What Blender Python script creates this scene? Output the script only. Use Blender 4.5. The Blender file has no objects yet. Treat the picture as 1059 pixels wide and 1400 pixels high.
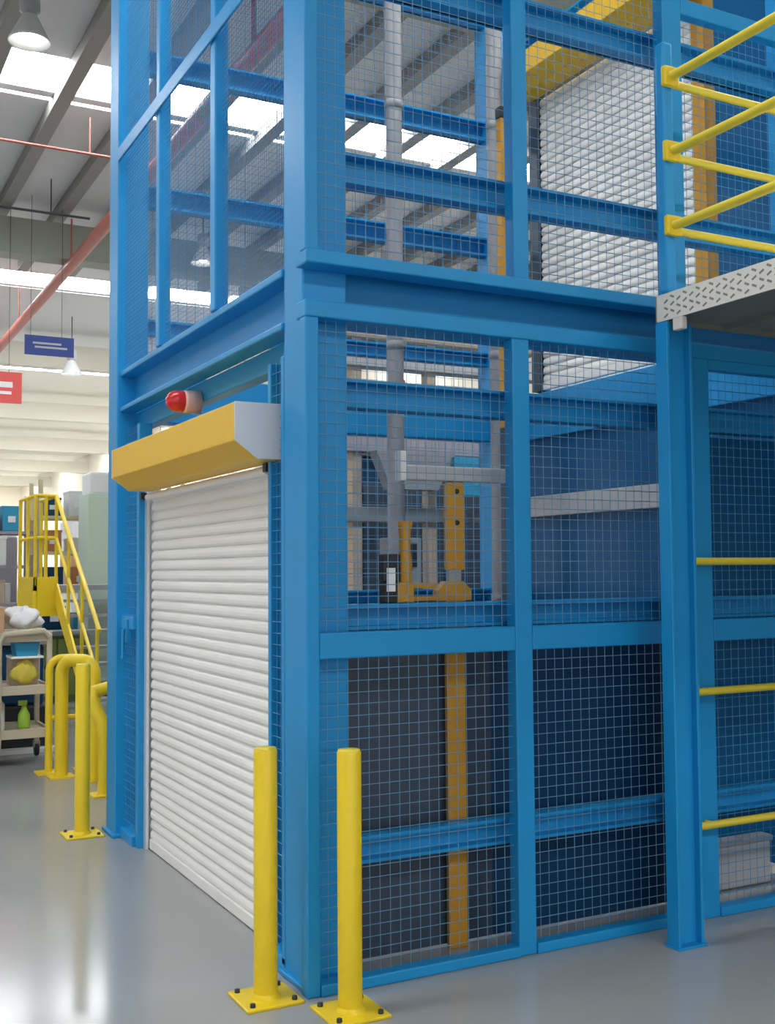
import bpy, math, random
from mathutils import Vector, Matrix
random.seed(7)
sc = bpy.context.scene
COL = sc.collection
PI = math.pi

# ------------------------------------------------------------------ camera
CAM = Vector((-1.784, -4.031, 1.65))
F = 1523.0
def cam_axes(yaw=27.7, pitch=3.0, roll=0.4):
    y, p, r = map(math.radians, (yaw, pitch, roll))
    fw = Vector((math.sin(y)*math.cos(p), math.cos(y)*math.cos(p), math.sin(p)))
    rt = Vector((math.cos(y), -math.sin(y), 0)); up = rt.cross(fw)
    return rt*math.cos(r) - up*math.sin(r), up*math.cos(r) + rt*math.sin(r), fw
RT, UP, FW = cam_axes()
cd = bpy.data.cameras.new('camera'); cam = bpy.data.objects.new('camera', cd); COL.objects.link(cam)
cd.sensor_fit = 'HORIZONTAL'; cd.sensor_width = 36; cd.lens = F/1059*36; cd.clip_end = 400
m = Matrix.Identity(4)
for i in range(3):
    m[i][0], m[i][1], m[i][2], m[i][3] = RT[i], UP[i], -FW[i], CAM[i]
cam.matrix_world = m
sc.camera = cam
# ------------------------------------------------------------------ world, exposure
SKY_STRENGTH = 1.45       # daylight reaching in through the open sides of the hall
SKYLIGHT = 20.0           # rooflight sheets
w = bpy.data.worlds.new('world'); sc.world = w; w.use_nodes = True
w.node_tree.nodes['Background'].inputs[0].default_value = (1.0, 0.99, 0.97, 1)
w.node_tree.nodes['Background'].inputs[1].default_value = SKY_STRENGTH
vs = sc.view_settings
vs.view_transform = 'Standard'; vs.look = 'None'; vs.exposure = 0.0; vs.gamma = 1.0; vs.use_curve_mapping = False
sc.cycles.use_denoising = True
sc.cycles.max_bounces = 8; sc.cycles.transparent_max_bounces = 16

# ------------------------------------------------------------------ materials
MATS = {}
def mat(name, col, rough=0.5, metal=0.0, spec=0.5, noise=0.0, nscale=6.0, bump=0.0, bscale=40.0, emit=0.0, stretch=None):
    if name in MATS: return MATS[name]
    M = bpy.data.materials.new(name); M.use_nodes = True
    nt = M.node_tree; b = nt.nodes['Principled BSDF']
    b.inputs['Base Color'].default_value = (*col, 1); b.inputs['Roughness'].default_value = rough
    b.inputs['Metallic'].default_value = metal; b.inputs['Specular IOR Level'].default_value = spec
    if noise or bump:
        tc = nt.nodes.new('ShaderNodeTexCoord'); src = tc.outputs['Object']
        if stretch:
            mp = nt.nodes.new('ShaderNodeMapping'); mp.inputs['Scale'].default_value = stretch
            nt.links.new(src, mp.inputs[0]); src = mp.outputs[0]
    if noise:
        n = nt.nodes.new('ShaderNodeTexNoise'); n.inputs['Scale'].default_value = nscale; n.inputs['Detail'].default_value = 5
        nt.links.new(src, n.inputs['Vector'])
        mx = nt.nodes.new('ShaderNodeMix'); mx.data_type = 'RGBA'
        mx.inputs[6].default_value = (*[c*(1-noise) for c in col], 1); mx.inputs[7].default_value = (*[min(1, c*(1+noise)) for c in col], 1)
        nt.links.new(n.outputs['Fac'], mx.inputs[0]); nt.links.new(mx.outputs[2], b.inputs['Base Color'])
        mr = nt.nodes.new('ShaderNodeMapRange'); mr.inputs[3].default_value = rough*0.85; mr.inputs[4].default_value = min(1, rough*1.2)
        nt.links.new(n.outputs['Fac'], mr.inputs[0]); nt.links.new(mr.outputs[0], b.inputs['Roughness'])
    if bump:
        n2 = nt.nodes.new('ShaderNodeTexNoise'); n2.inputs['Scale'].default_value = bscale; n2.inputs['Detail'].default_value = 3
        nt.links.new(src, n2.inputs['Vector'])
        bp = nt.nodes.new('ShaderNodeBump'); bp.inputs['Strength'].default_value = bump; bp.inputs['Distance'].default_value = 0.01
        nt.links.new(n2.outputs['Fac'], bp.inputs['Height']); nt.links.new(bp.outputs[0], b.inputs['Normal'])
    if emit:
        b.inputs['Emission Color'].default_value = (*col, 1); b.inputs['Emission Strength'].default_value = emit
    MATS[name] = M
    return M
BLUE = mat('blue_paint', (0.009, 0.280, 0.62), 0.42, spec=0.4, noise=0.10, nscale=3)
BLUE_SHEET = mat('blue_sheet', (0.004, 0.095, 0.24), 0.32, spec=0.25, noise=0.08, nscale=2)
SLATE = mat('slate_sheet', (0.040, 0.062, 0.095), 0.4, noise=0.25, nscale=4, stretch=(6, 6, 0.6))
WIRE = mat('wire', (0.15, 0.33, 0.50), 0.4, metal=0.2)
WIRE_BLUE = mat('wire_blue', (0.06, 0.27, 0.52), 0.4)
YELLOW = mat('bollard_yellow', (0.78, 0.56, 0.010), 0.42, noise=0.06, nscale=8)
HOODY = mat('hood_yellow', (0.84, 0.50, 0.030), 0.45, noise=0.05, nscale=4)
ORANGE = mat('mast_orange', (0.52, 0.255, 0.016), 0.45, noise=0.12, nscale=8)
RAILY = mat('rail_yellow', (0.72, 0.58, 0.04), 0.4)
WHITE = mat('shutter_white', (0.87, 0.855, 0.82), 0.42, noise=0.04, nscale=5)
CAPW = mat('cap_white', (0.72, 0.73, 0.74), 0.45)
ALU = mat('aluminium', (0.70, 0.73, 0.76), 0.35, metal=0.4)
DARK = mat('dark', (0.015, 0.017, 0.02), 0.5)
STEEL = mat('grey_steel', (0.33, 0.34, 0.35), 0.4, metal=0.4)
GUTTER_LIT = mat('gutter_far_lit', (0.66, 0.63, 0.54), 0.7)  # far gutter beams: strong light there painted in as a paler tone
TUBEG = mat('tube_grey', (0.27, 0.275, 0.29), 0.5)
GREYP = mat('grey_paint', (0.42, 0.43, 0.44), 0.5, noise=0.08)
BEIGE = mat('trolley_beige', (0.50, 0.44, 0.33), 0.5, noise=0.06)
CARTON = mat('carton', (0.52, 0.31, 0.17), 0.8, noise=0.1)
CLOTH = mat('white_cloth', (0.75, 0.74, 0.73), 0.9, bump=0.6, bscale=12)
CYAN = mat('cyan_plastic', (0.02, 0.30, 0.52), 0.4)
GREEN = mat('green_plastic', (0.25, 0.42, 0.03), 0.4)
PALEG = mat('pale_green', (0.50, 0.62, 0.52), 0.5)
RED = mat('red_lens', (0.62, 0.025, 0.03), 0.25)
PINK = mat('beacon_base', (0.75, 0.50, 0.46), 0.5)
PIPE = mat('red_pipe', (0.42, 0.12, 0.09), 0.5)
SIGNB = mat('sign_blue', (0.02, 0.05, 0.25), 0.5)
SIGNR = mat('sign_red', (0.75, 0.10, 0.09), 0.5)
SIGNW = mat('sign_white', (0.85, 0.85, 0.85), 0.6)
ROOF = mat('roof_sheet', (0.62, 0.63, 0.63), 0.7, noise=0.06, nscale=0.6)
ROOF_LIT = mat('roof_far_lit', (0.80, 0.77, 0.68), 0.7)  # distant roof sheets: brightness of the far bays put into the colour
RAFT = mat('rafter', (0.27, 0.265, 0.25), 0.7)
GUTTER = mat('gutter_beam', (0.30, 0.32, 0.27), 0.7)
WALLM = mat('wall_cream', (0.80, 0.74, 0.62), 0.8, noise=0.05, nscale=0.5)
VIOLET = mat('machine_grey', (0.30, 0.29, 0.34), 0.5, noise=0.15)
TAN = mat('tan_post', (0.46, 0.37, 0.27), 0.6)
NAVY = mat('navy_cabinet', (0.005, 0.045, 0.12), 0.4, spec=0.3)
GLOW = mat('skylight_sheet', (0.95, 0.98, 1.0), 0.5, emit=SKYLIGHT)
LAMPG = mat('lamp_lens', (1.0, 0.97, 0.9), 0.4, emit=14.0)
REFL = mat('lamp_reflector', (0.75, 0.78, 0.78), 0.3, metal=0.3)
DECK = mat('deck_plate', (0.74, 0.71, 0.64), 0.5, metal=0.0, noise=0.1, nscale=10)
SLOT = mat('slot_grey', (0.24, 0.22, 0.19), 0.7)
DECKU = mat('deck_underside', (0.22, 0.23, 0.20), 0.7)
# floor: poured epoxy
FLOOR = mat('epoxy_floor', (0.300, 0.304, 0.308), 0.13, noise=0.05, nscale=0.8, bump=0.02, bscale=3)

# ------------------------------------------------------------------ mesh builder
class MB:
    def __init__(s): s.v = []; s.f = []; s.sm = []
    def add(s, vs, fs, smooth=False):
        o = len(s.v); s.v += [tuple(p) for p in vs]
        for f in fs: s.f.append(tuple(i+o for i in f)); s.sm.append(smooth)
        return s
    def box(s, x0, x1, y0, y1, z0, z1):
        x0, x1 = sorted((x0, x1)); y0, y1 = sorted((y0, y1)); z0, z1 = sorted((z0, z1))
        return s.add([(x0,y0,z0),(x1,y0,z0),(x1,y1,z0),(x0,y1,z0),(x0,y0,z1),(x1,y0,z1),(x1,y1,z1),(x0,y1,z1)],
                     [(3,2,1,0),(4,5,6,7),(0,1,5,4),(1,2,6,5),(2,3,7,6),(3,0,4,7)])
    def prism(s, prof, axis, a, b):
        """closed 2D profile swept along axis 0/1/2; profile gives the other two coords in order"""
        def P(u, v, t): return {0: (t, u, v), 1: (u, t, v), 2: (u, v, t)}[axis]
        n = len(prof)
        vs = [P(u, v, a) for u, v in prof] + [P(u, v, b) for u, v in prof]
        fs = [(i, (i+1) % n, n+(i+1) % n, n+i) for i in range(n)] + [tuple(range(n))[::-1], tuple(range(n, 2*n))]
        return s.add(vs, fs)
    def tube(s, pts, r, n=12, cap=True):
        pts = [Vector(p) for p in pts]; rings = []; prev = None
        for i, p in enumerate(pts):
            t = (pts[min(i+1, len(pts)-1)] - pts[max(i-1, 0)]).normalized()
            if prev is None:
                a = Vector((0, 0, 1)) if abs(t.z) < 0.9 else Vector((1, 0, 0)); u = t.cross(a).normalized()
            else: u = (prev - t*prev.dot(t)).normalized()
            prev = u; v = t.cross(u)
            rr = r[i] if isinstance(r, (list, tuple)) else r
            rings.append([p + (u*math.cos(2*PI*k/n) + v*math.sin(2*PI*k/n))*rr for k in range(n)])
        fs = []
        for i in range(len(pts)-1):
            for k in range(n):
                k2 = (k+1) % n; fs.append((i*n+k, i*n+k2, (i+1)*n+k2, (i+1)*n+k))
        s.add([q for R in rings for q in R], fs, True)
        if cap:
            s.add(rings[0], [tuple(range(n))[::-1]]); s.add(rings[-1], [tuple(range(n))])
        return s
    def lathe(s, prof, c=(0, 0, 0), axis=(0, 0, 1), n=20):
        ax = Vector(axis).normalized(); c = Vector(c)
        pts = [c + ax*h for _, h in prof]; rr = [max(r, 1e-4) for r, _ in prof]
        a = Vector((1, 0, 0)) if abs(ax.x) < 0.9 else Vector((0, 1, 0)); u = ax.cross(a).normalized(); v = ax.cross(u)
        rings = [[p + (u*math.cos(2*PI*k/n)+v*math.sin(2*PI*k/n))*r for k in range(n)] for p, r in zip(pts, rr)]
        fs = []
        for i in range(len(pts)-1):
            for k in range(n):
                k2 = (k+1) % n; fs.append((i*n+k, i*n+k2, (i+1)*n+k2, (i+1)*n+k))
        return s.add([q for R in rings for q in R], fs, True)
    def blob(s, c, r, n=14, seed=0, amp=0.12):
        rnd = random.Random(seed); ph = [rnd.uniform(0, 6.28) for _ in range(6)]
        vs, fs = [], []; m_ = n//2
        for i in range(m_+1):
            th = PI*i/m_
            for k in range(n):
                a = 2*PI*k/n
                q = 1 + amp*(math.sin(3*a+ph[0])*math.sin(2*th+ph[1]) + 0.7*math.sin(5*a+ph[2]+3*th))
                vs.append((c[0]+r[0]*q*math.sin(th)*math.cos(a), c[1]+r[1]*q*math.sin(th)*math.sin(a), c[2]+r[2]*(q if i < m_*0.6 else 1)*math.cos(th)))
        for i in range(m_):
            for k in range(n):
                k2 = (k+1) % n; fs.append((i*n+k, (i+1)*n+k, (i+1)*n+k2, i*n+k2))
        return s.add(vs, fs, True)
    def mesh(s, name, off=(0, 0, 0)):
        me = bpy.data.meshes.new(name)
        me.from_pydata([(x-off[0], y-off[1], z-off[2]) for x, y, z in s.v], [], s.f)
        me.polygons.foreach_set('use_smooth', s.sm); me.update()
        return me

ORG = {}
def tag(o, label=None, cat=None, group=None, kind=None):
    if label: o['label'] = label
    if cat: o['category'] = cat
    if group: o['group'] = group
    if kind: o['kind'] = kind
    return o
def thing(name, label, cat, loc=(0, 0, 0), group=None):
    o = bpy.data.objects.new(name, None); o.empty_display_size = 0.1; COL.objects.link(o)
    o.location = loc; ORG[o.name] = tuple(loc)
    return tag(o, label, cat, group)
def part(name, mb, material, parent=None, bevel=0.0, label=None, seg=2):
    off = ORG[parent.name] if parent else (0, 0, 0)
    o = bpy.data.objects.new(name, mb.mesh(name, off)); COL.objects.link(o)
    o.data.materials.append(material)
    if parent: o.parent = parent
    ORG[o.name] = off
    if bevel:
        b = o.modifiers.new('bevel', 'BEVEL'); b.width = bevel; b.segments = seg; b.limit_method = 'ANGLE'; b.angle_limit = 0.6
    if label: o['label'] = label
    return o
def solo(name, mb, material, label, cat, group=None, bevel=0.0, loc=None):
    """a thing that is one mesh; origin at its base"""
    if loc is None:
        xs = [p[0] for p in mb.v]; ys = [p[1] for p in mb.v]; zs = [p[2] for p in mb.v]
        loc = ((min(xs)+max(xs))/2, (min(ys)+max(ys))/2, min(zs))
    o = bpy.data.objects.new(name, mb.mesh(name, loc)); COL.objects.link(o); o.location = loc; ORG[o.name] = tuple(loc)
    o.data.materials.append(material)
    if bevel:
        b = o.modifiers.new('bevel', 'BEVEL'); b.width = bevel; b.segments = 2; b.limit_method = 'ANGLE'; b.angle_limit = 0.6
    return tag(o, label, cat, group)
def copy_part(src, parent, dloc):
    o = src.copy(); COL.objects.link(o); o.parent = parent
    o.location = Vector(src.location) + Vector(dloc); ORG[o.name] = ORG[src.name]
    return o
def box(*a): return MB().box(*a)
def at(px, py, axis, val):
    """point of the place that stands behind photo pixel (px, py) on the plane axis = val"""
    d = FW + RT*((px-529.5)/F) - UP*((py-700)/F)
    return CAM + d*((val-CAM[axis])/d[axis])
def wires(u0, u1, v0, v1, pitch, r, plane, c):
    """welded grid; plane 'y' (u=x) or 'x' (u=y), v=z"""
    mb = MB(); n = 4
    def P(u, v, d): return (u, c+d, v) if plane == 'y' else (c+d, u, v)
    def bar(a, b, off):
        A = Vector(P(a[0], a[1], off)); B = Vector(P(b[0], b[1], off)); mb.tube([A, B], r, n, False)
    k = int((u1-u0)/pitch)
    for i in range(1, k+1):
        u = u0 + (u1-u0)*i/(k+1); bar((u, v0), (u, v1), r)
    k = int((v1-v0)/pitch)
    for i in range(1, k+1):
        v = v0 + (v1-v0)*i/(k+1); bar((u0, v), (u1, v), -r)
    return mb

# ================================================================== THE HALL
o = part('floor', box(-45, 70, -30, 92, -0.2, 0), FLOOR); tag(o, 'glossy grey poured epoxy factory floor', kind='structure')
o = part('wall_far', box(-45, 70, 90, 90.3, 0, 9), WALLM); tag(o, 'cream far wall of the factory hall', kind='structure')
ceil = thing('ceiling', 'high grey sheet roof with rows of bright rooflights', None, (0, 0, 9)); ceil['kind'] = 'structure'
RZ = 9.0
X0, DX, NX = -9.4, 2.2, 24
strips = [-11.5 + 12.0*k for k in range(9)]      # rooflight rows: 0.5, 12.5, 24.5 ...
def span(y): return (y-0.62, y+0.5) if y < 30 else (y-0.85, y+0.75)
prev = -26
for y in strips + [100]:
    part('roof_sheet', box(-45, 70, prev, span(y)[0], RZ, RZ+0.1), ROOF if y < 40 else ROOF_LIT, ceil); prev = span(y)[1]+0.45
for far in (0, 1):
    sk0 = None
    for y in strips:
        if (y > 30) != bool(far): continue
        a, b = span(y)
        for i in range(NX):
            x = X0 + DX*i
            if sk0 is None:
                sk0 = part('skylight', box(x+0.13, x+DX-0.13, a, b, RZ+0.0, RZ+0.05), GLOW, ceil); sx, sy = x, y
            else: copy_part(sk0, ceil, (x-sx, y-sy, 0))
        part('skylight_bar', box(-45, 70, b, b+0.22, RZ-0.05, RZ+0.1), ROOF, ceil)
        part('skylight_slot', box(X0, X0+DX*NX, b+0.22, b+0.38, RZ, RZ+0.05), GLOW, ceil)
for i in range(2*NX+1):
    if i == 0: r0 = part('rafter', box(X0-0.11, X0+0.11, -20, 23, RZ-0.22, RZ-0.01), RAFT, ceil)
    else: copy_part(r0, ceil, (DX/2*i, 0, 0))
for y in [6.4+12*k for k in range(-2, 7)]:
    part('gutter_beam', box(-45, 70, y-0.25, y+0.25, RZ-1.15, RZ-0.45), GUTTER if y < 20 else GUTTER_LIT, ceil)
o = part('wall_right_blocker', box(14, 14.3, -26, 90, 0, 9), WALLM); tag(o, 'unseen cream wall added at the right to block daylight', kind='structure')  # unseen wall put in to keep daylight off the tower's right side

# sprinkler pipes
mb = MB().tube([(2.8, 6.5, 7.70), (2.8, 60, 7.70)], 0.11, 12); mb.tube([(2.8, 8, 7.70), (2.8, 8, 8.62)], 0.03, 6)
for yy in range(12, 60, 6): mb.tube([(2.8, yy, 7.70), (2.8, yy, 8.62)], 0.02, 6)
solo('sprinkler_pipe', mb, PIPE, 'thick red sprinkler main running away under the roof beside the blue lift', 'pipe')
mb = MB().tube([(-9, 12.9, 8.05), (2.68, 12.9, 8.05)], 0.022, 8)
for xx in range(-8, 3, 2): mb.tube([(xx, 12.9, 8.05), (xx, 12.9, 8.62)], 0.012, 6)
solo('branch_pipe', mb, PIPE, 'thin red branch pipe crossing below the nearest rooflight row', 'pipe')
mb = MB().tube([(-9, 15.9, 8.0), (2.68, 15.9, 8.0)], 0.024, 8)
for xx in range(-8, 3, 2): mb.tube([(xx, 15.9, 8.0), (xx, 15.9, 8.62)], 0.012, 6)
solo('branch_pipe', mb, DARK, 'thin dark pipe crossing in front of the grey gutter beam', 'pipe')

# high-bay lamps
def highbay(loc, label, s=1.0):
    t = thing('high_bay_lamp', label, 'lamp', loc, 'high-bay lamps under the roof')
    x, y, z = loc
    part('reflector', MB().lathe([(0.07*s, 0.34*s), (0.10*s, 0.30*s), (0.235*s, 0.04*s), (0.25*s, 0), (0.235*s, 0.005), (0.09*s, 0.28*s)], loc, n=24), REFL, t)
    part('gear_housing', MB().lathe([(0.0, 0.62*s), (0.10*s, 0.60*s), (0.12*s, 0.50*s), (0.12*s, 0.38*s), (0.07*s, 0.33*s), (0, 0.33*s)], loc, n=16), GREYP, t)
    part('bulb', MB().lathe([(0.0, 0.26*s), (0.08*s, 0.22*s), (0.10*s, 0.10*s), (0.06*s, 0.03*s), (0, 0.02*s)], loc, n=16), LAMPG, t)
    part('hanger', MB().tube([(x, y, z+0.6*s), (x, y, 8.99)], 0.012, 6), DARK, t)
highbay((0.49, 9.34, 7.93), 'conical high-bay lamp hanging nearest, at the upper left corner')
highbay((5.26, 17.3, 7.85), 'conical high-bay lamp seen through the mesh of the blue tower')
highbay((4.95, 28.2, 7.32), 'small distant high-bay lamp hanging below the blue sign', 1.2)

# hanging signs
def sign(name, m_, x0, x1, z0, z1, y, label, lines):
    t = thing(name, label, 'sign', ((x0+x1)/2, y, z0))
    part('panel', box(x0, x1, y, y+0.04, z0, z1), m_, t)
    for a, b, u, v in lines:
        part('lettering', box(x0+(x1-x0)*a, x0+(x1-x0)*b, y-0.006, y, z0+(z1-z0)*u, z0+(z1-z0)*v), SIGNW if m_ is SIGNR else GREYP, t)
    for fx in (0.12, 0.75):
        part('hanger', MB().tube([(x0+(x1-x0)*fx, y+0.02, z1), (x0+(x1-x0)*fx, y+0.02, 8.98)], 0.005, 5), DARK, t)
sign('hanging_sign', SIGNB, 1.93, 2.86, 5.86, 6.24, 18, 'dark blue hanging sign with faint lettering under the roof', [(.16, .74, .56, .66), (.2, .86, .36, .46)])
sign('hanging_sign', SIGNR, 0.95, 1.90, 4.9, 5.5, 18.1, 'red hanging sign with two white lines at the left edge', [(.1, .82, .50, .68), (.1, .8, .28, .38)])

# ================================================================== LIFT TOWER
TOP = 6.3
tw = thing('lift_tower', 'tall blue steel goods lift tower with mesh panels', 'lift tower', (0, 0, 0))
def col_part(x0, x1, y0, y1, z1=TOP, lab=None): return part('column', box(x0, x1, y0, y1, 0, z1), BLUE, tw, 0.008)
col_part(0.0, 0.20, 0.10, 0.30)
col_part(-0.03, 0.17, 3.0, 3.22)
col_part(2.82, 3.06, 3.0, 3.22)
col_part(2.86, 3.06, 0.10, 0.30)
part('column_foot', box(-0.02, 0.24, 0.07, 0.34, 0, 0.02), BLUE, tw, 0.004)
part('column_foot', box(-0.05, 0.20, 2.97, 3.25, 0, 0.02), BLUE, tw, 0.004)

# front ring beam: channel with flanges proud of the web
part('beam_flange', box(-0.03, 2.9, -0.015, 0.10, 2.88, 2.935), BLUE, tw, 0.006)
part('beam_flange', box(-0.03, 2.9, 0.0, 0.10, 2.665, 2.735), BLUE, tw, 0.006)
part('beam_flange', box(0.20, 2.86, 0.10, 0.19, 2.92, 2.935), BLUE, tw)
part('beam_flange', box(0.20, 2.86, 0.10, 0.19, 2.665, 2.70), BLUE, tw)
part('beam_web', box(0.20, 2.86, 0.17, 0.19, 2.70, 2.92), BLUE, tw)
# left ring beam
part('beam_flange', box(-0.01, 0.10, 0.30, 3.0, 2.895, 2.93), BLUE, tw, 0.006)
part('beam_flange', box(-0.01, 0.10, 0.30, 3.0, 2.67, 2.70), BLUE, tw, 0.006)
part('beam_web', box(0.085, 0.10, 0.30, 3.0, 2.70, 2.895), BLUE, tw)
part('lintel', box(0.10, 0.18, 0.30, 3.0, 2.56, 2.67), BLUE, tw, 0.006)
# right and back ring beams
part('beam', box(2.94, 3.06, 0.30, 3.0, 2.60, 2.93), BLUE, tw, 0.006)
part('beam', box(0.17, 2.82, 3.05, 3.17, 2.62, 2.93), BLUE, tw, 0.006)

# front verticals
part('corner_stile', box(-0.03, 0.028, 0.0, 0.06, 0, 2.665), BLUE, tw, 0.006)
part('corner_stile', box(-0.03, 0.028, 0.0, 0.06, 2.935, TOP), BLUE, tw, 0.006)
part('mullion', box(0.955, 1.045, 0.0, 0.07, 0, 2.665), BLUE, tw, 0.006)
part('mullion', box(0.97, 1.052, 0.0, 0.07, 2.935, TOP), BLUE, tw, 0.006)
part('mullion', box(1.84, 2.10, 0.0, 0.07, 0, 2.665), BLUE, tw, 0.006)
part('mullion', box(1.85, 1.97, 0.0, 0.07, 2.935, TOP), BLUE, tw, 0.006)
part('mullion', box(2.90, 3.02, 0.0, 0.07, 0, TOP), BLUE, tw, 0.006)
# rails between the verticals
for x0, x1 in ((0.028, 0.955), (1.045, 1.84), (2.10, 2.90)):
    part('mid_rail', box(x0, x1, 0.0, 0.06, 1.30, 1.405), BLUE, tw, 0.006)
    part('sill', box(x0, x1, -0.01, 0.06, 0.0, 0.045), BLUE, tw, 0.006)
part('top_rail', box(2.10, 2.90, 0.0, 0.06, 2.615, 2.665), BLUE, tw, 0.005)
part('top_rail', box(1.97, 2.90, 0.0, 0.06, 4.36, 4.44), BLUE, tw, 0.006)
# girts: channels behind the mesh
def girt_y(x0, x1, y, z0, z1):      # runs in x
    mb = MB(); mb.box(x0, x1, y, y+0.09, z1-0.014, z1); mb.box(x0, x1, y, y+0.09, z0, z0+0.014); mb.box(x0, x1, y+0.06, y+0.075, z0, z1)
    return part('girt', mb, BLUE, tw)
def girt_x(y0, y1, x, z0, z1):      # runs in y
    mb = MB(); mb.box(x, x+0.09, y0, y1, z1-0.014, z1); mb.box(x, x+0.09, y0, y1, z0, z0+0.014); mb.box(x+0.06, x+0.075, y0, y1, z0, z1)
    return part('girt', mb, BLUE, tw)
for z0, z1 in ((0.45, 0.56), (1.405, 1.51), (2.33, 2.45), (3.28, 3.41), (4.16, 4.29), (5.06, 5.18), (5.8, 5.92)):
    girt_y(0.20, 2.86, 0.12, z0, z1)
for z0, z1 in ((0.45, 0.56), (1.4, 1.51), (3.20, 3.30), (4.05, 4.19), (4.95, 5.10), (5.85, 6.0)):
    girt_y(0.17, 2.82, 3.07, z0, z1)
for z0, z1 in ((5.5, 5.62),):
    girt_x(0.30, 3.0, 2.95, z0, z1)
# left face, upper storey
part('top_rail', box(-0.035, -0.021, 0.30, 3.0, 4.285, 4.375), BLUE, tw, 0.008)
part('upright', box(-0.02, 0.05, 2.10, 2.17, 2.93, TOP), BLUE, tw, 0.008)
part('upright', box(-0.02, 0.05, 1.13, 1.21, 2.93, TOP), BLUE, tw, 0.008)
# left face, jambs of the doorway
part('jamb_stile', box(0.0, 0.06, 0.30, 0.335, 0.03, 2.56), BLUE, tw, 0.004)
part('jamb_stile', box(0.02, 0.10, 0.50, 0.535, 0, 2.56), BLUE, tw, 0.004)
part('jamb_stile', box(0.02, 0.10, 2.645, 2.70, 0, 2.56), BLUE, tw, 0.004)
part('jamb_rail', box(0.0, 0.08, 2.70, 3.0, 0.0, 0.06), BLUE, tw, 0.004)
part('jamb_rail', box(0.0, 0.08, 0.30, 0.50, 0.0, 0.06), BLUE, tw, 0.004)
part('jamb_rail', box(0.0, 0.08, 2.70, 3.0, 1.30, 1.38), BLUE, tw, 0.004)
mb = MB().box(-0.012, 0.02, 2.80, 2.84, 1.22, 1.36); mb.tube([(-0.03, 2.82, 1.30), (-0.03, 2.82, 1.12)], 0.010, 8); mb.tube([(-0.03, 2.82, 1.30), (0.0, 2.82, 1.30)], 0.010, 8)
part('latch_handle', mb, BLUE, tw)
# mesh panels (welded wire)
for x0, x1 in ((0.028, 0.955), (1.045, 1.84)):
    for z0, z1 in ((0.045, 1.30), (1.405, 2.665)):
        part('wire_mesh', wires(x0, x1, z0, z1, 0.048, 0.0017, 'y', 0.035), WIRE, tw)
    part('wire_mesh', wires(x0, x1 + (0.005 if x1 > 1 else -0.005), 2.935, TOP, 0.048, 0.0017, 'y', 0.035), WIRE, tw)
for z0, z1 in ((0.045, 1.30), (1.405, 2.615), (2.935, 4.36)):
    part('wire_mesh', wires(2.10 if z0 < 2 else 1.97, 2.90, z0, z1, 0.048, 0.0017, 'y', 0.035), WIRE_BLUE, tw)
for y0, y1 in ((0.30, 1.13), (1.21, 2.10), (2.17, 3.0)):
    part('wire_mesh', wires(y0, y1, 2.93, TOP, 0.025, 0.0014, 'x', 0.02), WIRE_BLUE, tw)
for y0, y1 in ((0.335, 0.50), (2.70, 3.0)):
    part('wire_mesh', wires(y0, y1, 0.06, 2.56, 0.05, 0.0018, 'x', 0.03), WIRE_BLUE, tw)
part('wire_mesh', wires(0.17, 2.82, 0.06, TOP, 0.06, 0.0015, 'y', 3.12), WIRE_BLUE, tw)
# sheeting
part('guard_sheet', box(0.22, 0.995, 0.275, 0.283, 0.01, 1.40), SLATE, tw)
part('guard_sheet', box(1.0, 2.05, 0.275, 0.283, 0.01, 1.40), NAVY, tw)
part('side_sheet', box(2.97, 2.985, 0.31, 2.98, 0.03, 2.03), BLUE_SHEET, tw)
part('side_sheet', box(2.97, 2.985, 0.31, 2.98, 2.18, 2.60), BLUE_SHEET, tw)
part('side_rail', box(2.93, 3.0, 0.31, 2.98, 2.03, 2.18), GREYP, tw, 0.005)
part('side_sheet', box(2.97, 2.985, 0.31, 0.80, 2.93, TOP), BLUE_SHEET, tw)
part('front_sheet', box(2.11, 2.85, 0.215, 0.222, 0.30, 2.32), BLUE_SHEET, tw)

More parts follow.
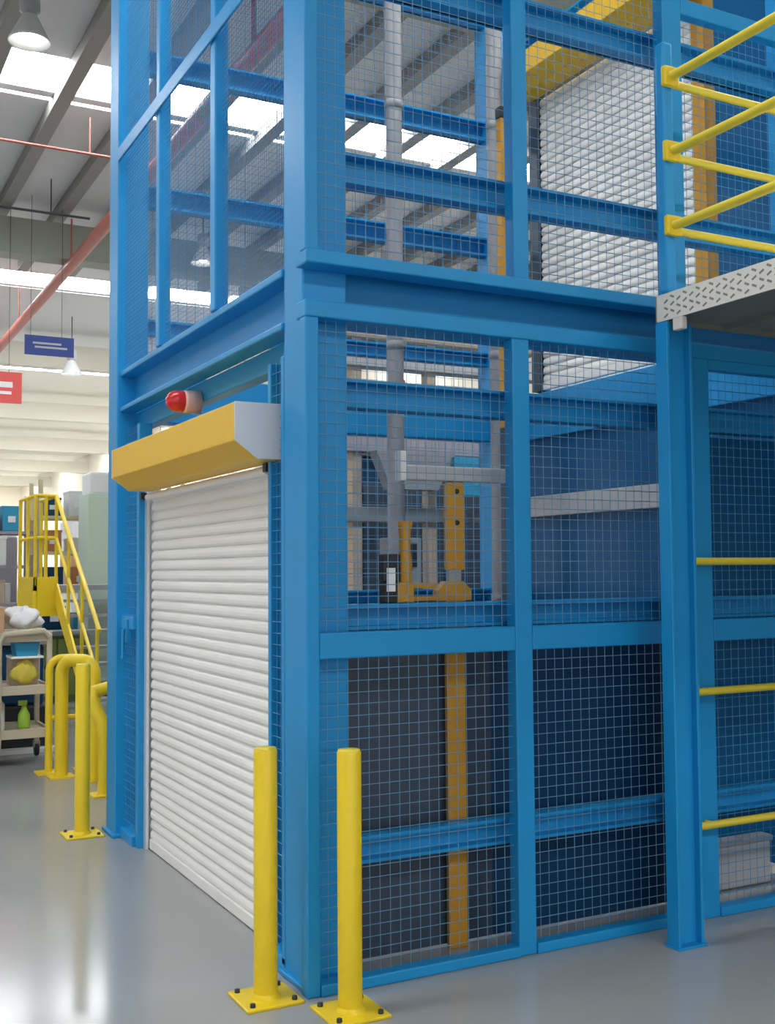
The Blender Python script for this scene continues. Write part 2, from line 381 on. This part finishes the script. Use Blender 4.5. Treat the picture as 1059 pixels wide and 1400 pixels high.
# ================================================================== ROLLER SHUTTERS
def slat_mesh(pitch, length):
    prof = [(0.0, 0.0), (-0.011, 0.003), (-0.0155, pitch*0.22), (-0.0155, pitch*0.48), (-0.011, pitch*0.74), (-0.002, pitch*0.94), (0.0, pitch), (0.004, pitch), (0.004, 0)]
    return MB().prism(prof, 1, 0, length)
def shutter(label, xp, y0, y1, z0, z1, sgn, hood_y, guide_mat, gw, far_mat=None):
    t = thing('roller_shutter', label, 'roller shutter', (xp, (y0+y1)/2, z0))
    n = int(round((z1-z0-0.06)/0.060)); pitch = (z1-z0-0.06)/n
    s0 = None
    for i in range(n):
        if s0 is None:
            mb = slat_mesh(pitch, y1-y0); mb.v = [(xp+x, y0+y, z0+0.06+z) for x, y, z in mb.v]
            s0 = part('slat', mb, WHITE, t)
        else: copy_part(s0, t, (0, 0, pitch*i))
    part('bottom_bar', box(xp-0.022, xp+0.02, y0, y1, z0+0.004, z0+0.062), WHITE, t, 0.004)
    for a, b in ((y0-gw, y0+0.004), (y1-0.004, y1+gw)):
        mb = MB().box(xp-0.045, xp-0.028, a, b, z0, z1+0.05).box(xp+0.028, xp+0.04, a, b, z0, z1+0.05)
        e = a if a < y0 else b-0.008
        mb.box(xp-0.028, xp+0.028, e, e+0.008, z0, z1+0.05)
        part('guide_rail', mb, far_mat if far_mat and a > y0 else guide_mat, t)
    h0, h1 = hood_y
    px = xp-0.04
    prof = [(px, z1-0.005), (px-0.135, z1-0.005), (px-0.235, z1+0.07), (px-0.235, z1+0.235), (px, z1+0.235)]
    if sgn < 0: prof = prof[::-1]
    hd = part('hood', MB().prism(prof, 1, h0+0.006, h1-0.006), HOODY, t, 0.004, label='yellow boxed hood')
    for e in (h0, h1-0.006):
        part('end_cap', MB().prism([(x + (0.004 if x == px else -0.002 if x < px-0.2 else 0), z) for x, z in prof], 1, e, e+0.006), CAPW, hd)
    return t
sh = shutter('white slatted roller shutter with yellow hood closing the ground doorway', 0.10, 0.60, 2.60, 0.0, 2.135, 1, (0.41, 2.53), ALU, 0.05)
lo = part('hood_lip', MB().tube([(0.055, 0.62, 2.10), (0.055, 2.58, 2.10)], 0.02, 10), WHITE, sh)
for yy in (0.578, 2.622):
    part('guide_stop', box(0.02, 0.06, yy-0.02, yy+0.02, 2.09, 2.128), DARK, sh)
up = shutter('white roller shutter with yellow hood on upper storey behind mesh', 2.98, 0.95, 2.56, 2.945, 5.11, 1, (0.86, 2.62), ORANGE, 0.10, SLATE)

# ================================================================== THINGS ON THE TOWER
t = thing('warning_beacon', 'red dome warning beacon under the blue beam above the shutter', 'beacon', (0.06, 1.72, 2.56))
part('base_plate', MB().lathe([(0, 0.045), (0.058, 0.045), (0.062, 0.03), (0.062, -0.045), (0, -0.045)], (0.05, 1.72, 2.56), (-1, 0, 0), 24), PINK, t)
part('dome', MB().lathe([(0.056, 0.045), (0.057, 0.08), (0.052, 0.105), (0.038, 0.126), (0.017, 0.137), (0, 0.139)], (0.05, 1.72, 2.56), (-1, 0, 0), 24), RED, t)
part('bracket', box(0.097, 0.099, 1.68, 1.76, 2.50, 2.60), GREYP, t)

def bollard(x, y, h, label, r=0.046):
    t = thing('bollard', label, 'bollard', (x, y, 0), 'yellow floor bollards')
    part('post', MB().lathe([(0, h-0.004), (r-0.006, h-0.003), (r, h-0.010), (r, 0.012)], (x, y, 0), n=32), YELLOW, t)
    part('cap', MB().lathe([(0, h+0.002), (r-0.004, h+0.001), (r-0.003, h-0.006)], (x, y, 0), n=32), RAILY, t)
    part('base_plate', box(x-0.115, x+0.115, y-0.115, y+0.115, 0.0, 0.012), YELLOW, t, 0.003)
    part('weld', MB().lathe([(r-0.001, 0.030), (r+0.012, 0.013), (r+0.012, 0.010)], (x, y, 0), n=32), YELLOW, t)
    b0 = None
    for sx_ in (-1, 1):
        for sy_ in (-1, 1):
            bx, by = x+sx_*0.085, y+sy_*0.085
            if b0 is None:
                b0 = part('bolt', MB().lathe([(0, 0.026), (0.010, 0.026), (0.011, 0.012)], (bx, by, 0), n=6), DARK, t); bb = (bx, by)
            else: copy_part(b0, t, (bx-bb[0], by-bb[1], 0))
    return t
bollard(-0.169, 0.085, 0.962, 'yellow bollard in front of the near edge of the white shutter')
bollard(0.058, -0.196, 0.975, 'yellow bollard in front of the mesh panel at the tower corner')
bollard(-0.195, 3.16, 1.07, 'yellow bollard beside the far column of the blue tower')

# lift mast (orange) just inside the mesh
t = thing('lift_mast', 'orange steel lift mast standing just inside the mesh', 'mast', (0.765, 0.19, 0))
part('mast_post', box(0.742, 0.834, 0.22, 0.25, 0.0, 1.575), ORANGE, t, 0.004)
part('mast_post', box(0.744, 0.836, 0.22, 0.25, 1.65, 2.04), ORANGE, t, 0.004)
part('joint', box(0.757, 0.82, 0.225, 0.248, 1.575, 1.65), STEEL, t)
part('crossbar', box(0.52, 1.06, 0.215, 0.265, 2.045, 2.11), GREYP, t, 0.006)
part('crossbar_end', box(0.51, 0.54, 0.213, 0.268, 2.04, 2.17), CAPW, t, 0.004)
part('shoe', MB().prism([(0.69, 1.515), (0.865, 1.515), (0.865, 1.56), (0.825, 1.60), (0.735, 1.60), (0.695, 1.56)], 1, 0.214, 0.262), ORANGE, t)
for z in (1.86, 2.00): part('pin', MB().lathe([(0, 0.008), (0.010, 0.008), (0.012, 0)], (0.797, 0.221, z), (0, -1, 0), 12), DARK, t)
part('arm', box(0.56, 0.70, 0.225, 0.25, 1.57, 1.595), ORANGE, t, 0.003)
part('arm', box(0.56, 0.70, 0.225, 0.25, 1.515, 1.535), ORANGE, t, 0.003)
t = thing('drive_unit', 'small orange and black lift drive unit beside the orange mast', 'drive unit', (0.50, 0.20, 1.51))
part('gearbox', box(0.465, 0.545, 0.16, 0.22, 1.511, 1.60), ORANGE, t, 0.006)
part('neck', MB().lathe([(0.028, 0), (0.032, 0.08), (0.025, 0.14), (0.026, 0.22), (0.034, 0.24), (0.034, 0.26), (0, 0.26)], (0.515, 0.19, 1.60), n=16), ORANGE, t)
part('motor', box(0.40, 0.485, 0.17, 0.22, 1.60, 1.72), DARK, t, 0.008)
part('rating_label', box(0.415, 0.455, 0.165, 0.17, 1.56, 1.66), SIGNW, t)
part('motor_foot', box(0.405, 0.465, 0.17, 0.22, 1.511, 1.60), DARK, t, 0.004)
# grey guide tubes standing at the back of the shaft
for xx, lab in ((1.82, 'grey round guide tube rising at the back of the shaft, left one'), (2.66, 'grey round guide tube rising beside the back right column of the shaft')):
    t = thing('guide_tube', lab, 'guide tube', (xx, 2.7, 0), 'grey guide tubes of the lift')
    part('tube', MB().tube([(xx, 2.7, 0.02), (xx, 2.7, 6.1)], 0.058, 20), TUBEG, t)
    part('foot', MB().lathe([(0, 0.02), (0.13, 0.02), (0.13, 0)], (xx, 2.7, 0), n=20), STEEL, t)
    for z in (1.45, 3.2, 4.9): part('clamp', MB().lathe([(0.057, 0.03), (0.064, 0.026), (0.064, -0.026), (0.057, -0.03)], (xx, 2.7, z), n=20), TUBEG, t)
t = thing('guide_post', 'flat orange guide post with dark cap rising behind the mullion', 'guide post', (2.40, 2.2, 0))
part('post', box(2.36, 2.45, 2.17, 2.23, 2.60, 4.72), ORANGE, t, 0.004)
part('cap', box(2.355, 2.455, 2.165, 2.235, 4.72, 4.80), DARK, t, 0.006)
part('foot', box(2.36, 2.45, 2.17, 2.23, 0, 2.60), SLATE, t, 0.004)

# ------------------------------------------------------------------ platform column (H section), deck and rails
t = thing('support_column', 'blue H-section column carrying the corner of the platform', 'column', (1.66, -0.19, 0))
part('flange', box(1.598, 1.615, -0.27, -0.195, 0.012, 2.75), BLUE, t, 0.003)
part('flange', box(1.728, 1.745, -0.27, -0.195, 0.012, 2.75), BLUE, t, 0.003)
part('web', box(1.615, 1.728, -0.235, -0.215, 0.012, 2.75), BLUE, t)
part('foot_plate', box(1.59, 1.755, -0.28, -0.185, 0, 0.012), BLUE, t, 0.002)
t2 = thing('support_column', 'blue H-section column carrying the outer corner of the platform', 'column', (4.25, -2.45, 0))
for a, b, c_, d in ((4.165, 4.182, -2.53, -2.37), (4.318, 4.335, -2.53, -2.37), (4.182, 4.318, -2.46, -2.44)):
    part('flange' if d-c_ > 0.1 else 'web', box(a, b, c_, d, 0, 2.75), BLUE, t2)

PX0, PX1, PY0, PY1, PZ = 1.605, 4.4, -2.6, -0.20, 2.87
t = thing('access_platform', 'pale slotted-plate access platform beside the upper storey', 'platform', (3.0, -1.3, 2.75))
part('deck', box(PX0+0.008, PX1, PY0, PY1, PZ-0.02, PZ), DECK, t)
# edge fascia with raised chequer lugs
fa = part('edge_plate', box(PX0, PX0+0.008, PY0, PY1, 2.755, PZ+0.006), DECK, t)
mb = MB(); k = 0
yy = PY0+0.02
while yy < PY1-0.02:
    for j in range(4):
        z = 2.775 + j*0.032 + (0.016 if k % 2 else 0)
        if z > PZ-0.012: continue
        s_ = 1 if (k+j) % 2 else -1
        c0 = Vector((PX0, yy, z)); d1 = Vector((0, 0.012, 0.006*s_)); d2 = Vector((0, -0.0025*s_, 0.0040))
        q = [c0-d1-d2, c0+d1-d2, c0+d1+d2, c0-d1+d2]
        mb.add(q + [p + Vector((-0.0012, 0, 0)) - (p-c0)*0.2 for p in q], [(0, 1, 5, 4), (1, 2, 6, 5), (2, 3, 7, 6), (3, 0, 4, 7), (4, 5, 6, 7)])
    yy += 0.040; k += 1
o = part('grip_slots', mb, SLOT, fa); o['kind'] = 'stuff'
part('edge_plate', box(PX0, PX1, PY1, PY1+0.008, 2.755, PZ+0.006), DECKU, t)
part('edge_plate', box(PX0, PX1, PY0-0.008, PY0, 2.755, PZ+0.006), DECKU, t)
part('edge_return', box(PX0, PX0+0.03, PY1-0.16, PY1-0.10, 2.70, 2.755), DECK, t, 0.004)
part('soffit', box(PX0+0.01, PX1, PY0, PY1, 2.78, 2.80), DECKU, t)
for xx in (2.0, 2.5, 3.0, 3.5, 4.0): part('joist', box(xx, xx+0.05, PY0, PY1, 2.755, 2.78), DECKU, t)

t = thing('platform_guardrail', 'yellow tube guardrail with blue post on the platform edge', 'guardrail', (1.62, -0.25, PZ))
part('post', box(1.595, 1.652, -0.285, -0.225, PZ+0.006, 4.02), BLUE, t, 0.012, label='blue square post')
part('post', box(1.60, 1.65, -2.55, -2.50, PZ+0.006, 3.9), RAILY, t, 0.008)
part('post', box(4.30, 4.35, -0.275, -0.225, PZ+0.006, 3.9), RAILY, t, 0.008)
for z in (3.85, 3.51, 3.172):
    part('rail', MB().tube([(1.605, -0.285, z), (1.622, -0.33, z), (1.625, -0.45, z), (1.625, -2.55, z)], 0.021, 14), RAILY, t)
    part('rail', MB().tube([(1.62, -0.285, z), (1.68, -0.25, z), (1.76, -0.245, z), (4.33, -0.245, z)], 0.019, 14), RAILY, t)
    part('bracket', box(1.577, 1.663, -0.315, -0.285, z-0.045, z+0.045), YELLOW, t, 0.008)
t = thing('barrier', 'three yellow horizontal tubes across the ground bay under the platform', 'barrier', (2.4, -0.06, 0.45))
for z in (1.682, 1.072, 0.452):
    rl = part('rail', MB().tube([(1.925, -0.06, z), (1.932, -0.06, z), (3.0, -0.06, z)], [0.014, 0.018, 0.018], 14), RAILY, t)
    for xb in (2.02, 2.95): part('bracket', MB().tube([(xb, -0.06, z), (xb, -0.001, z)], 0.012, 8), RAILY, rl)

t = thing('added_mezzanine', 'unseen upper floor slab on blue beams, added to shade the tower', 'added_mezzanine', (8, 1.7, 0))  # added out of view: blocks daylight from the right and darkens this side
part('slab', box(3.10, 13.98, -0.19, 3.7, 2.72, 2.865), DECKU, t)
part('slab', box(4.42, 13.98, -10, -0.19, 2.72, 2.865), DECKU, t)  # slab carried forward out of view to darken the floor at the right
for yy in (-3.4, -6.6, -9.8): part('beam', box(4.42, 13.98, yy-0.06, yy+0.06, 2.5, 2.72), BLUE, t); part('column', box(4.5, 4.66, yy-0.08, yy+0.08, 0, 2.5), BLUE, t)
for yy in (0.0, 1.75, 3.5): part('beam', box(3.10, 13.98, yy-0.06, yy+0.06, 2.5, 2.72), BLUE, t)
for xx in (6.6, 10.2, 13.7):
    for yy in (0.0, 3.5): part('column', box(xx-0.08, xx+0.08, yy-0.08, yy+0.08, 0, 2.5), BLUE, t)
# grey crates low inside the right bay
for (x0, x1, y0, y1, z1, lab) in ((2.2, 2.75, 0.30, 0.62, 0.22, 'low grey crate on the floor inside the right ground bay'),):
    t = thing('crate', lab, 'crate', ((x0+x1)/2, (y0+y1)/2, 0))
    part('body', box(x0, x1, y0, y1, 0.004, z1), GREYP, t, 0.01)
    part('lid', box(x0-0.01, x1+0.01, y0-0.01, y1+0.01, z1, z1+0.03), STEEL, t, 0.006)

# ================================================================== BACKGROUND LEFT
# hoop barrier
def hoop(pts, r, lab):
    t = thing('hoop_barrier', lab, 'barrier', (pts[0][0], pts[0][1], 0))
    part('hoop', MB().tube(pts, r, 14), YELLOW, t)
    for p in (pts[0], pts[-1]): part('base_plate', box(p[0]-0.1, p[0]+0.1, p[1]-0.1, p[1]+0.1, 0, 0.012), YELLOW, t)
    return t
def arc_hoop(a, b, h, rad=0.14, n=6):
    a = Vector((*a, 0.012)); b = Vector((*b, 0.012)); d = (b-a).normalized(); out = [a]
    for i in range(n+1):
        q = PI/2*i/n; out.append(a + d*rad*(1-math.cos(q)) + Vector((0, 0, h-rad+rad*math.sin(q))))
    for i in range(n+1):
        q = PI/2*(1-i/n); out.append(b - d*rad*(1-math.cos(q)) + Vector((0, 0, h-rad+rad*math.sin(q))))
    return out + [b]
hoop(arc_hoop((0.10, 5.27), (0.30, 5.0), 0.93, 0.11), 0.052, 'yellow hoop barrier standing behind the far bollard')
t = hoop(arc_hoop((0.045, 5.5), (0.36, 5.5), 0.93, 0.1), 0.03, 'thin yellow hoop rail behind the thicker hoop barrier')
part('mid_rail', MB().tube([(0.045, 5.5, 0.45), (0.36, 5.5, 0.45)], 0.022, 10), YELLOW, t)

t = hoop([(0.23, 4.35, 0.012), (0.23, 4.35, 0.40), (0.22, 4.37, 0.52), (0.17, 4.45, 0.66), (0.165, 4.46, 0.75), (0.45, 4.6, 0.80), (0.55, 4.6, 0.7), (0.55, 4.6, 0.012)], 0.05, 'bent yellow guard tube partly hidden behind the far blue column')
# stair
SX0, SX1 = 0.88, 1.75
YT, YB, ZT = 9.5, 7.35, 1.50
t = thing('steel_stair', 'yellow steel stair with handrails leading up to a landing', 'stair', (1.3, 7.4, 0))
sl = ZT/(YT-7.3)
def sz(y): return min(ZT, max(0.0, ZT - (YT-y)*sl))
for x in (SX0, SX1):
    part('stringer', MB().prism([(7.3, 0.0), (7.55, 0.0), (YT, sz(YT)-0.22), (YT, ZT+0.02), (YT-0.1, ZT+0.02)], 0, x-0.012, x+0.012), YELLOW, t)
nst = 8; tr0 = None
for i in range(nst):
    y = 7.45 + (YT-7.45)*i/nst; z = ZT*(i+1)/(nst+1)
    if tr0 is None: tr0 = part('tread', box(SX0, SX1, y, y+0.24, z-0.03, z), STEEL, t); ty, tz = y, z
    else: copy_part(tr0, t, (0, y-ty, z-tz))
for x in (SX0, SX1):
    for h, r in ((1.06, 0.024), (0.56, 0.020)):
        part('handrail', MB().tube([(x, 7.3, h), (x, YT, ZT+h), (x, YT+1.0, ZT+h)], r, 10), YELLOW, t)
    for y in (7.4, 8.1, 8.8, 9.5, 10.45): part('baluster', MB().tube([(x, y, sz(y)), (x, y, sz(y)+1.06)], 0.02, 8), YELLOW, t)
part('landing', box(SX0-0.25, SX1+0.3, YT, YT+1.05, ZT-0.06, ZT), STEEL, t)
part('landing_fascia', box(SX0-0.26, SX0-0.22, YT-0.02, YT+1.05, ZT-0.36, ZT+0.1), YELLOW, t)
part('landing_fascia', box(SX0-0.26, SX0+0.02, YT-0.02, YT+0.02, ZT-0.36, ZT+0.1), YELLOW, t)
for x, y in ((SX0-0.24, YT), (SX0-0.12, YT), (SX0-0.24, YT+1.03), (SX0-0.24, YT+0.5)):
    part('landing_post', MB().tube([(x, y, ZT), (x, y, ZT+1.06)], 0.022, 8), YELLOW, t)
    if x < SX0-0.2 and y != YT+0.5: part('leg', MB().tube([(x, y, 0), (x, y, ZT-0.06)], 0.03, 8), YELLOW, t)
for h in (1.06, 0.56):
    part('landing_rail', MB().tube([(SX0, YT, ZT+h), (SX0-0.24, YT, ZT+h), (SX0-0.24, YT+1.03, ZT+h)], 0.022, 8), YELLOW, t)

# trolley
TX0, TX1, TY0, TY1 = -0.78, 0.12, 5.9, 6.45
t = thing('trolley', 'beige three-tier steel trolley loaded with supplies', 'trolley', ((TX0+TX1)/2, 6.15, 0))
for x in (TX0, TX1):
    for y in (TY0, TY1):
        part('post', box(x-0.022, x+0.022, y-0.022, y+0.022, 0.13, 1.15), BEIGE, t, 0.008)
        part('caster', MB().lathe([(0, 0.018), (0.055, 0.018), (0.06, 0.01), (0.06, -0.01), (0.055, -0.018), (0, -0.018)], (x, y, 0.062), (1, 0, 0), 16), DARK, t)
        part('caster_fork', box(x-0.028, x+0.028, y-0.03, y+0.03, 0.08, 0.135), STEEL, t)
for z in (0.30, 0.67, 1.12):
    part('shelf', box(TX0, TX1, TY0, TY1, z-0.012, z), BEIGE, t)
    for y in (TY0, TY1): part('shelf_lip', box(TX0, TX1, y-0.012, y+0.012, z-0.06, z+0.02), BEIGE, t, 0.004)
    for x in (TX0, TX1): part('shelf_lip', box(x-0.012, x+0.012, TY0, TY1, z-0.06, z+0.02), BEIGE, t, 0.004)
part('push_handle', MB().tube([(TX0+0.48, TY0-0.03, 0.16), (TX0+0.48, TY0-0.03, 1.06), (TX0+0.52, TY0-0.03, 1.13), (TX1-0.05, TY0-0.03, 1.15), (TX1, TY0-0.03, 1.10)], 0.026, 10), BEIGE, t)
# load
mb = box(-0.62, -0.24, 5.98, 6.3, 1.121, 1.36); tb = solo('carton', mb, CARTON, 'brown cardboard carton on top of the trolley at the left edge', 'box', bevel=0.006)
solo('cloth_bundle', MB().blob((-0.06, 6.15, 1.245), (0.14, 0.19, 0.09), seed=3, amp=0.28, n=28), CLOTH, 'crumpled white cloth bundle on top of the trolley', 'cloth')
t = thing('plastic_tub', 'bright blue plastic tub on the upper middle tier of trolley', 'tub', (-0.06, 6.05, 0.90))
part('body', MB().prism([(-0.14, 0.935), (0.03, 0.935), (0.05, 1.055), (-0.16, 1.055)], 1, 5.95, 6.2), CYAN, t)
part('tray', box(-0.19, 0.08, 5.93, 6.22, 0.915, 0.934), SIGNW, t, 0.004)
part('stand', box(-0.17, 0.06, 6.06, 6.3, 0.672, 0.914), TAN, t)
solo('yellow_bag', MB().blob((-0.07, 5.985, 0.785), (0.09, 0.045, 0.09), seed=5, amp=0.28, n=28), mat('bag_yellow', (0.62, 0.50, 0.06), 0.6), 'crumpled yellow bag on the middle tier of the trolley', 'bag')
for k in range(3):
    solo('paper_roll', MB().lathe([(0.02, 0.0), (0.055, 0), (0.055, 0.10), (0.02, 0.10), (0.02, 0)], (-0.31-0.12*k, 5.99, 0.672+(0.0 if k != 1 else 0.0)), n=18), SIGNW, ['white paper roll on the trolley middle tier, next to the yellow bag', 'white paper roll on the trolley middle tier, second from the yellow bag', 'white paper roll on the trolley middle tier, third from the yellow bag'][k], 'paper roll', 'paper rolls on the trolley')
t = thing('spray_bottle', 'green spray bottle on the lowest tier of the trolley', 'bottle', (-0.07, 5.99, 0.302))
part('body', MB().lathe([(0, 0), (0.048, 0), (0.052, 0.03), (0.05, 0.13), (0.02, 0.19), (0.018, 0.21), (0, 0.21)], (-0.07, 5.99, 0.302), n=16), GREEN, t)
part('trigger', box(-0.12, -0.045, 5.975, 6.005, 0.512, 0.555), GREEN, t, 0.005)
solo('white_canister', MB().lathe([(0, 0), (0.075, 0), (0.08, 0.02), (0.08, 0.22), (0.05, 0.26), (0.03, 0.28), (0, 0.28)], (-0.30, 6.05, 0.302), n=18), CAPW, 'white round canister on the lowest tier of the trolley', 'canister')

# storage rack and machines further back
def rack(x0, x1, y0, y1, zs, lab, ncol, post_m, seed, pal):
    rnd = random.Random(seed)
    t = thing('storage_rack', lab, 'rack', ((x0+x1)/2, (y0+y1)/2, 0))
    H = zs[-1]+0.5
    for x in (x0, x1):
        for y in (y0, y1): part('upright', box(x-0.03, x+0.03, y-0.03, y+0.03, 0, H), post_m, t)
    for z in zs: part('shelf', box(x0, x1, y0, y1, z-0.04, z), post_m, t)
    for zi, z in enumerate(zs):
        x = x0+0.06
        k = 0
        while x < x1-0.25:
            w_ = rnd.uniform(0.22, 0.42); h = rnd.uniform(0.18, 0.38)
            if x+w_ > x1-0.05: break
            m_, nm = rnd.choice(pal)
            b = thing('bin', '%s bin, %s from left on %s shelf of %s' % (nm, ['first', 'second', 'third', 'fourth', 'fifth', 'sixth', 'seventh', 'eighth', 'ninth'][k], ['lowest', 'second', 'third', 'fourth', 'top'][zi], lab.split(' storage')[0]+' rack behind '+lab.split('behind the ')[1].split()[0]), 'bin', (x+w_/2, y0+0.2, z), 'bins on the '+lab.split(' holding')[0])
            part('body', MB().box(x, x+w_, y0+0.02, y0+0.42, z+0.001, z+h), m_, b, 0.01)
            part('rim', MB().box(x-0.008, x+w_+0.008, y0+0.012, y0+0.428, z+h-0.03, z+h+0.004), m_, b, 0.004)
            part('label_card', box(x+w_*0.3, x+w_*0.7, y0+0.012, y0+0.019, z+h*0.35, z+h*0.6), SIGNW, b)
            x += w_ + rnd.uniform(0.03, 0.12); k += 1
    return t
PALB = [(VIOLET, 'grey'), (NAVY, 'navy'), (GREYP, 'light grey'), (TAN, 'tan'), (CYAN, 'blue'), (CAPW, 'white')]
rack(-1.5, 0.95, 11.2, 11.9, [0.25, 0.75, 1.25, 1.75, 2.2], 'grey storage rack behind the trolley holding bins', 5, VIOLET, 4, PALB)
rack(1.15, 3.2, 12.0, 12.7, [0.3, 0.85, 1.4, 1.95, 2.45], 'cream storage rack behind the stair holding bins', 5, mat('cream_post', (0.68, 0.58, 0.36), 0.6), 9, [(NAVY, 'navy'), (mat('orange_bin', (0.55, 0.20, 0.08), 0.5), 'orange'), (CAPW, 'white'), (CYAN, 'blue')])
t = thing('cabinet', 'tall pale green cabinet beside the far column', 'cabinet', (1.75, 10.9, 0))
part('body', box(1.57, 2.35, 10.9, 11.5, 0.05, 2.70), PALEG, t, 0.01)
part('door', box(1.58, 1.95, 10.885, 10.9, 0.08, 2.66), PALEG, t, 0.005); part('door', box(1.97, 2.34, 10.885, 10.9, 0.08, 2.66), PALEG, t, 0.005)
part('plinth', box(1.6, 2.32, 10.92, 11.48, 0, 0.05), DARK, t)
part('top_box', box(1.6, 2.3, 10.95, 11.45, 2.70, 3.0), CAPW, t, 0.03)
t = thing('workbench', 'dark workbench with green drawers behind the stair', 'workbench', (1.2, 10.7, 0))
part('top', box(0.72, 1.54, 10.63, 11.1, 0.84, 0.90), STEEL, t, 0.005)
part('drawers', box(0.74, 1.52, 10.66, 11.08, 0.0, 0.84), mat('bench_green', (0.10, 0.14, 0.05), 0.5), t)
for k in range(4): part('drawer_front', box(0.76+0.38*(k%2), 1.12+0.38*(k%2), 10.645, 10.66, 0.08+0.38*(k//2), 0.42+0.38*(k//2)), mat('bench_green2', (0.22, 0.28, 0.06), 0.5), t, 0.004)
t = thing('machine_base', 'dark low machine plinth behind the trolley', 'machine', (-0.6, 7.0, 0))
part('plinth', box(-2.2, 0.3, 6.75, 7.6, 0.0, 0.42), DARK, t, 0.02)
part('casing', box(-2.15, 0.25, 6.8, 7.55, 0.42, 0.98), NAVY, t, 0.03)
part('worktop', box(-2.2, 0.30, 6.75, 7.6, 0.98, 1.02), STEEL, t, 0.006)
part('floor_strip', box(-2.3, 0.4, 6.62, 6.74, 0.0, 0.04), SIGNW, t)

t = thing('processing_machine', 'large lilac-grey machine with pipes at the left edge behind rack', 'machine', (-0.2, 13.6, 0))
part('body', box(-1.6, 1.05, 13.2, 14.4, 0, 2.2), VIOLET, t, 0.03)
part('upper_casing', box(-1.2, 0.75, 13.3, 14.2, 2.2, 2.75), mat('lilac', (0.36, 0.33, 0.38), 0.5, noise=0.15), t, 0.04)
for k in range(4): part('riser_pipe', MB().tube([(-0.9+0.42*k, 13.15, 0.6), (-0.9+0.42*k, 13.15, 2.4), (-0.9+0.42*k, 13.3, 2.6)], 0.045, 10), CAPW if k % 2 else STEEL, t)
for k in range(3): part('panel', box(-1.5+0.85*k, -0.75+0.85*k, 13.18, 13.2, 0.3+0.1*k, 1.1+0.2*k), [TAN, NAVY, CAPW][k], t, 0.006)
part('gauge', MB().lathe([(0, 0.03), (0.1, 0.03), (0.11, 0)], (0.75, 13.2, 1.9), (0, -1, 0), 18), SIGNW, t)
t = thing('pallet_stack', 'stack of shrink-wrapped brown cartons beyond the stair', 'pallet', (2.9, 15.5, 0))
part('pallet', box(2.2, 3.4, 15, 16, 0, 0.14), TAN, t)
for k in range(4):
    for q in range(2): part('carton', box(2.22+0.6*q, 2.8+0.6*q, 15.02, 15.98, 0.142+0.6*k, 0.735+0.6*k), [CARTON, CAPW][(k+q) % 2], t, 0.01)

# machines seen through the mesh, behind the tower
t = thing('gantry_machine', 'grey gantry machine with tan legs behind the tower', 'machine', (3.6, 5.3, 0))
for x in (2.75, 3.55, 4.5): part('leg', box(x-0.05, x+0.05, 5.2, 5.32, 0, 3.9), TAN, t, 0.006)
for z, h, m_ in ((3.55, 0.22, GREYP), (2.75, 0.28, VIOLET), (3.82, 0.14, TAN), (2.1, 0.14, TUBEG)):
    part('crossbeam', box(2.5, 4.8, 5.16, 5.34, z, z+h), m_, t, 0.01)
part('hopper', MB().prism([(3.0, 2.40), (3.5, 2.40), (3.7, 2.75), (2.85, 2.75)], 1, 5.0, 5.16), TUBEG, t)
part('head_box', box(3.65, 4.25, 4.95, 5.16, 2.35, 2.72), CYAN, t, 0.01)
part('control_box', box(2.95, 3.3, 4.98, 5.16, 1.5, 1.95), TUBEG, t, 0.01)
part('screen', box(3.0, 3.25, 4.97, 4.98, 1.68, 1.9), DARK, t)
part('duct', MB().tube([(3.1, 5.1, 0.9), (3.1, 5.1, 1.5)], 0.05, 12), STEEL, t)
part('bed', box(2.4, 4.8, 4.9, 5.5, 0, 0.9), NAVY, t, 0.02)
t = thing('press_machine', 'tall dark press behind the gantry machine', 'machine', (5.0, 7.0, 0))
part('body', box(3.4, 7.5, 6.8, 8.2, 0, 2.9), NAVY, t, 0.03)
part('head', box(3.6, 5.0, 6.6, 8.0, 2.9, 3.6), GREYP, t, 0.03)
part('door', box(3.6, 4.6, 6.785, 6.8, 0.3, 2.6), SLATE, t, 0.01)
part('door', box(4.7, 5.7, 6.785, 6.8, 0.3, 2.6), SLATE, t, 0.01)
part('beacon', MB().lathe([(0, 0.25), (0.05, 0.24), (0.05, 0)], (4.3, 7.2, 3.6), n=12), RED, t)
t = thing('white_cabinet', 'white electrical cabinet with grey door behind the gantry machine', 'cabinet', (2.9, 7.0, 0))
part('body', box(2.5, 3.3, 6.7, 7.2, 0, 3.3), CAPW, t, 0.01)
part('door', box(2.54, 3.26, 6.685, 6.7, 0.1, 3.2), GREYP, t, 0.006)
part('handle', box(2.60, 2.63, 6.665, 6.685, 1.5, 1.75), DARK, t)
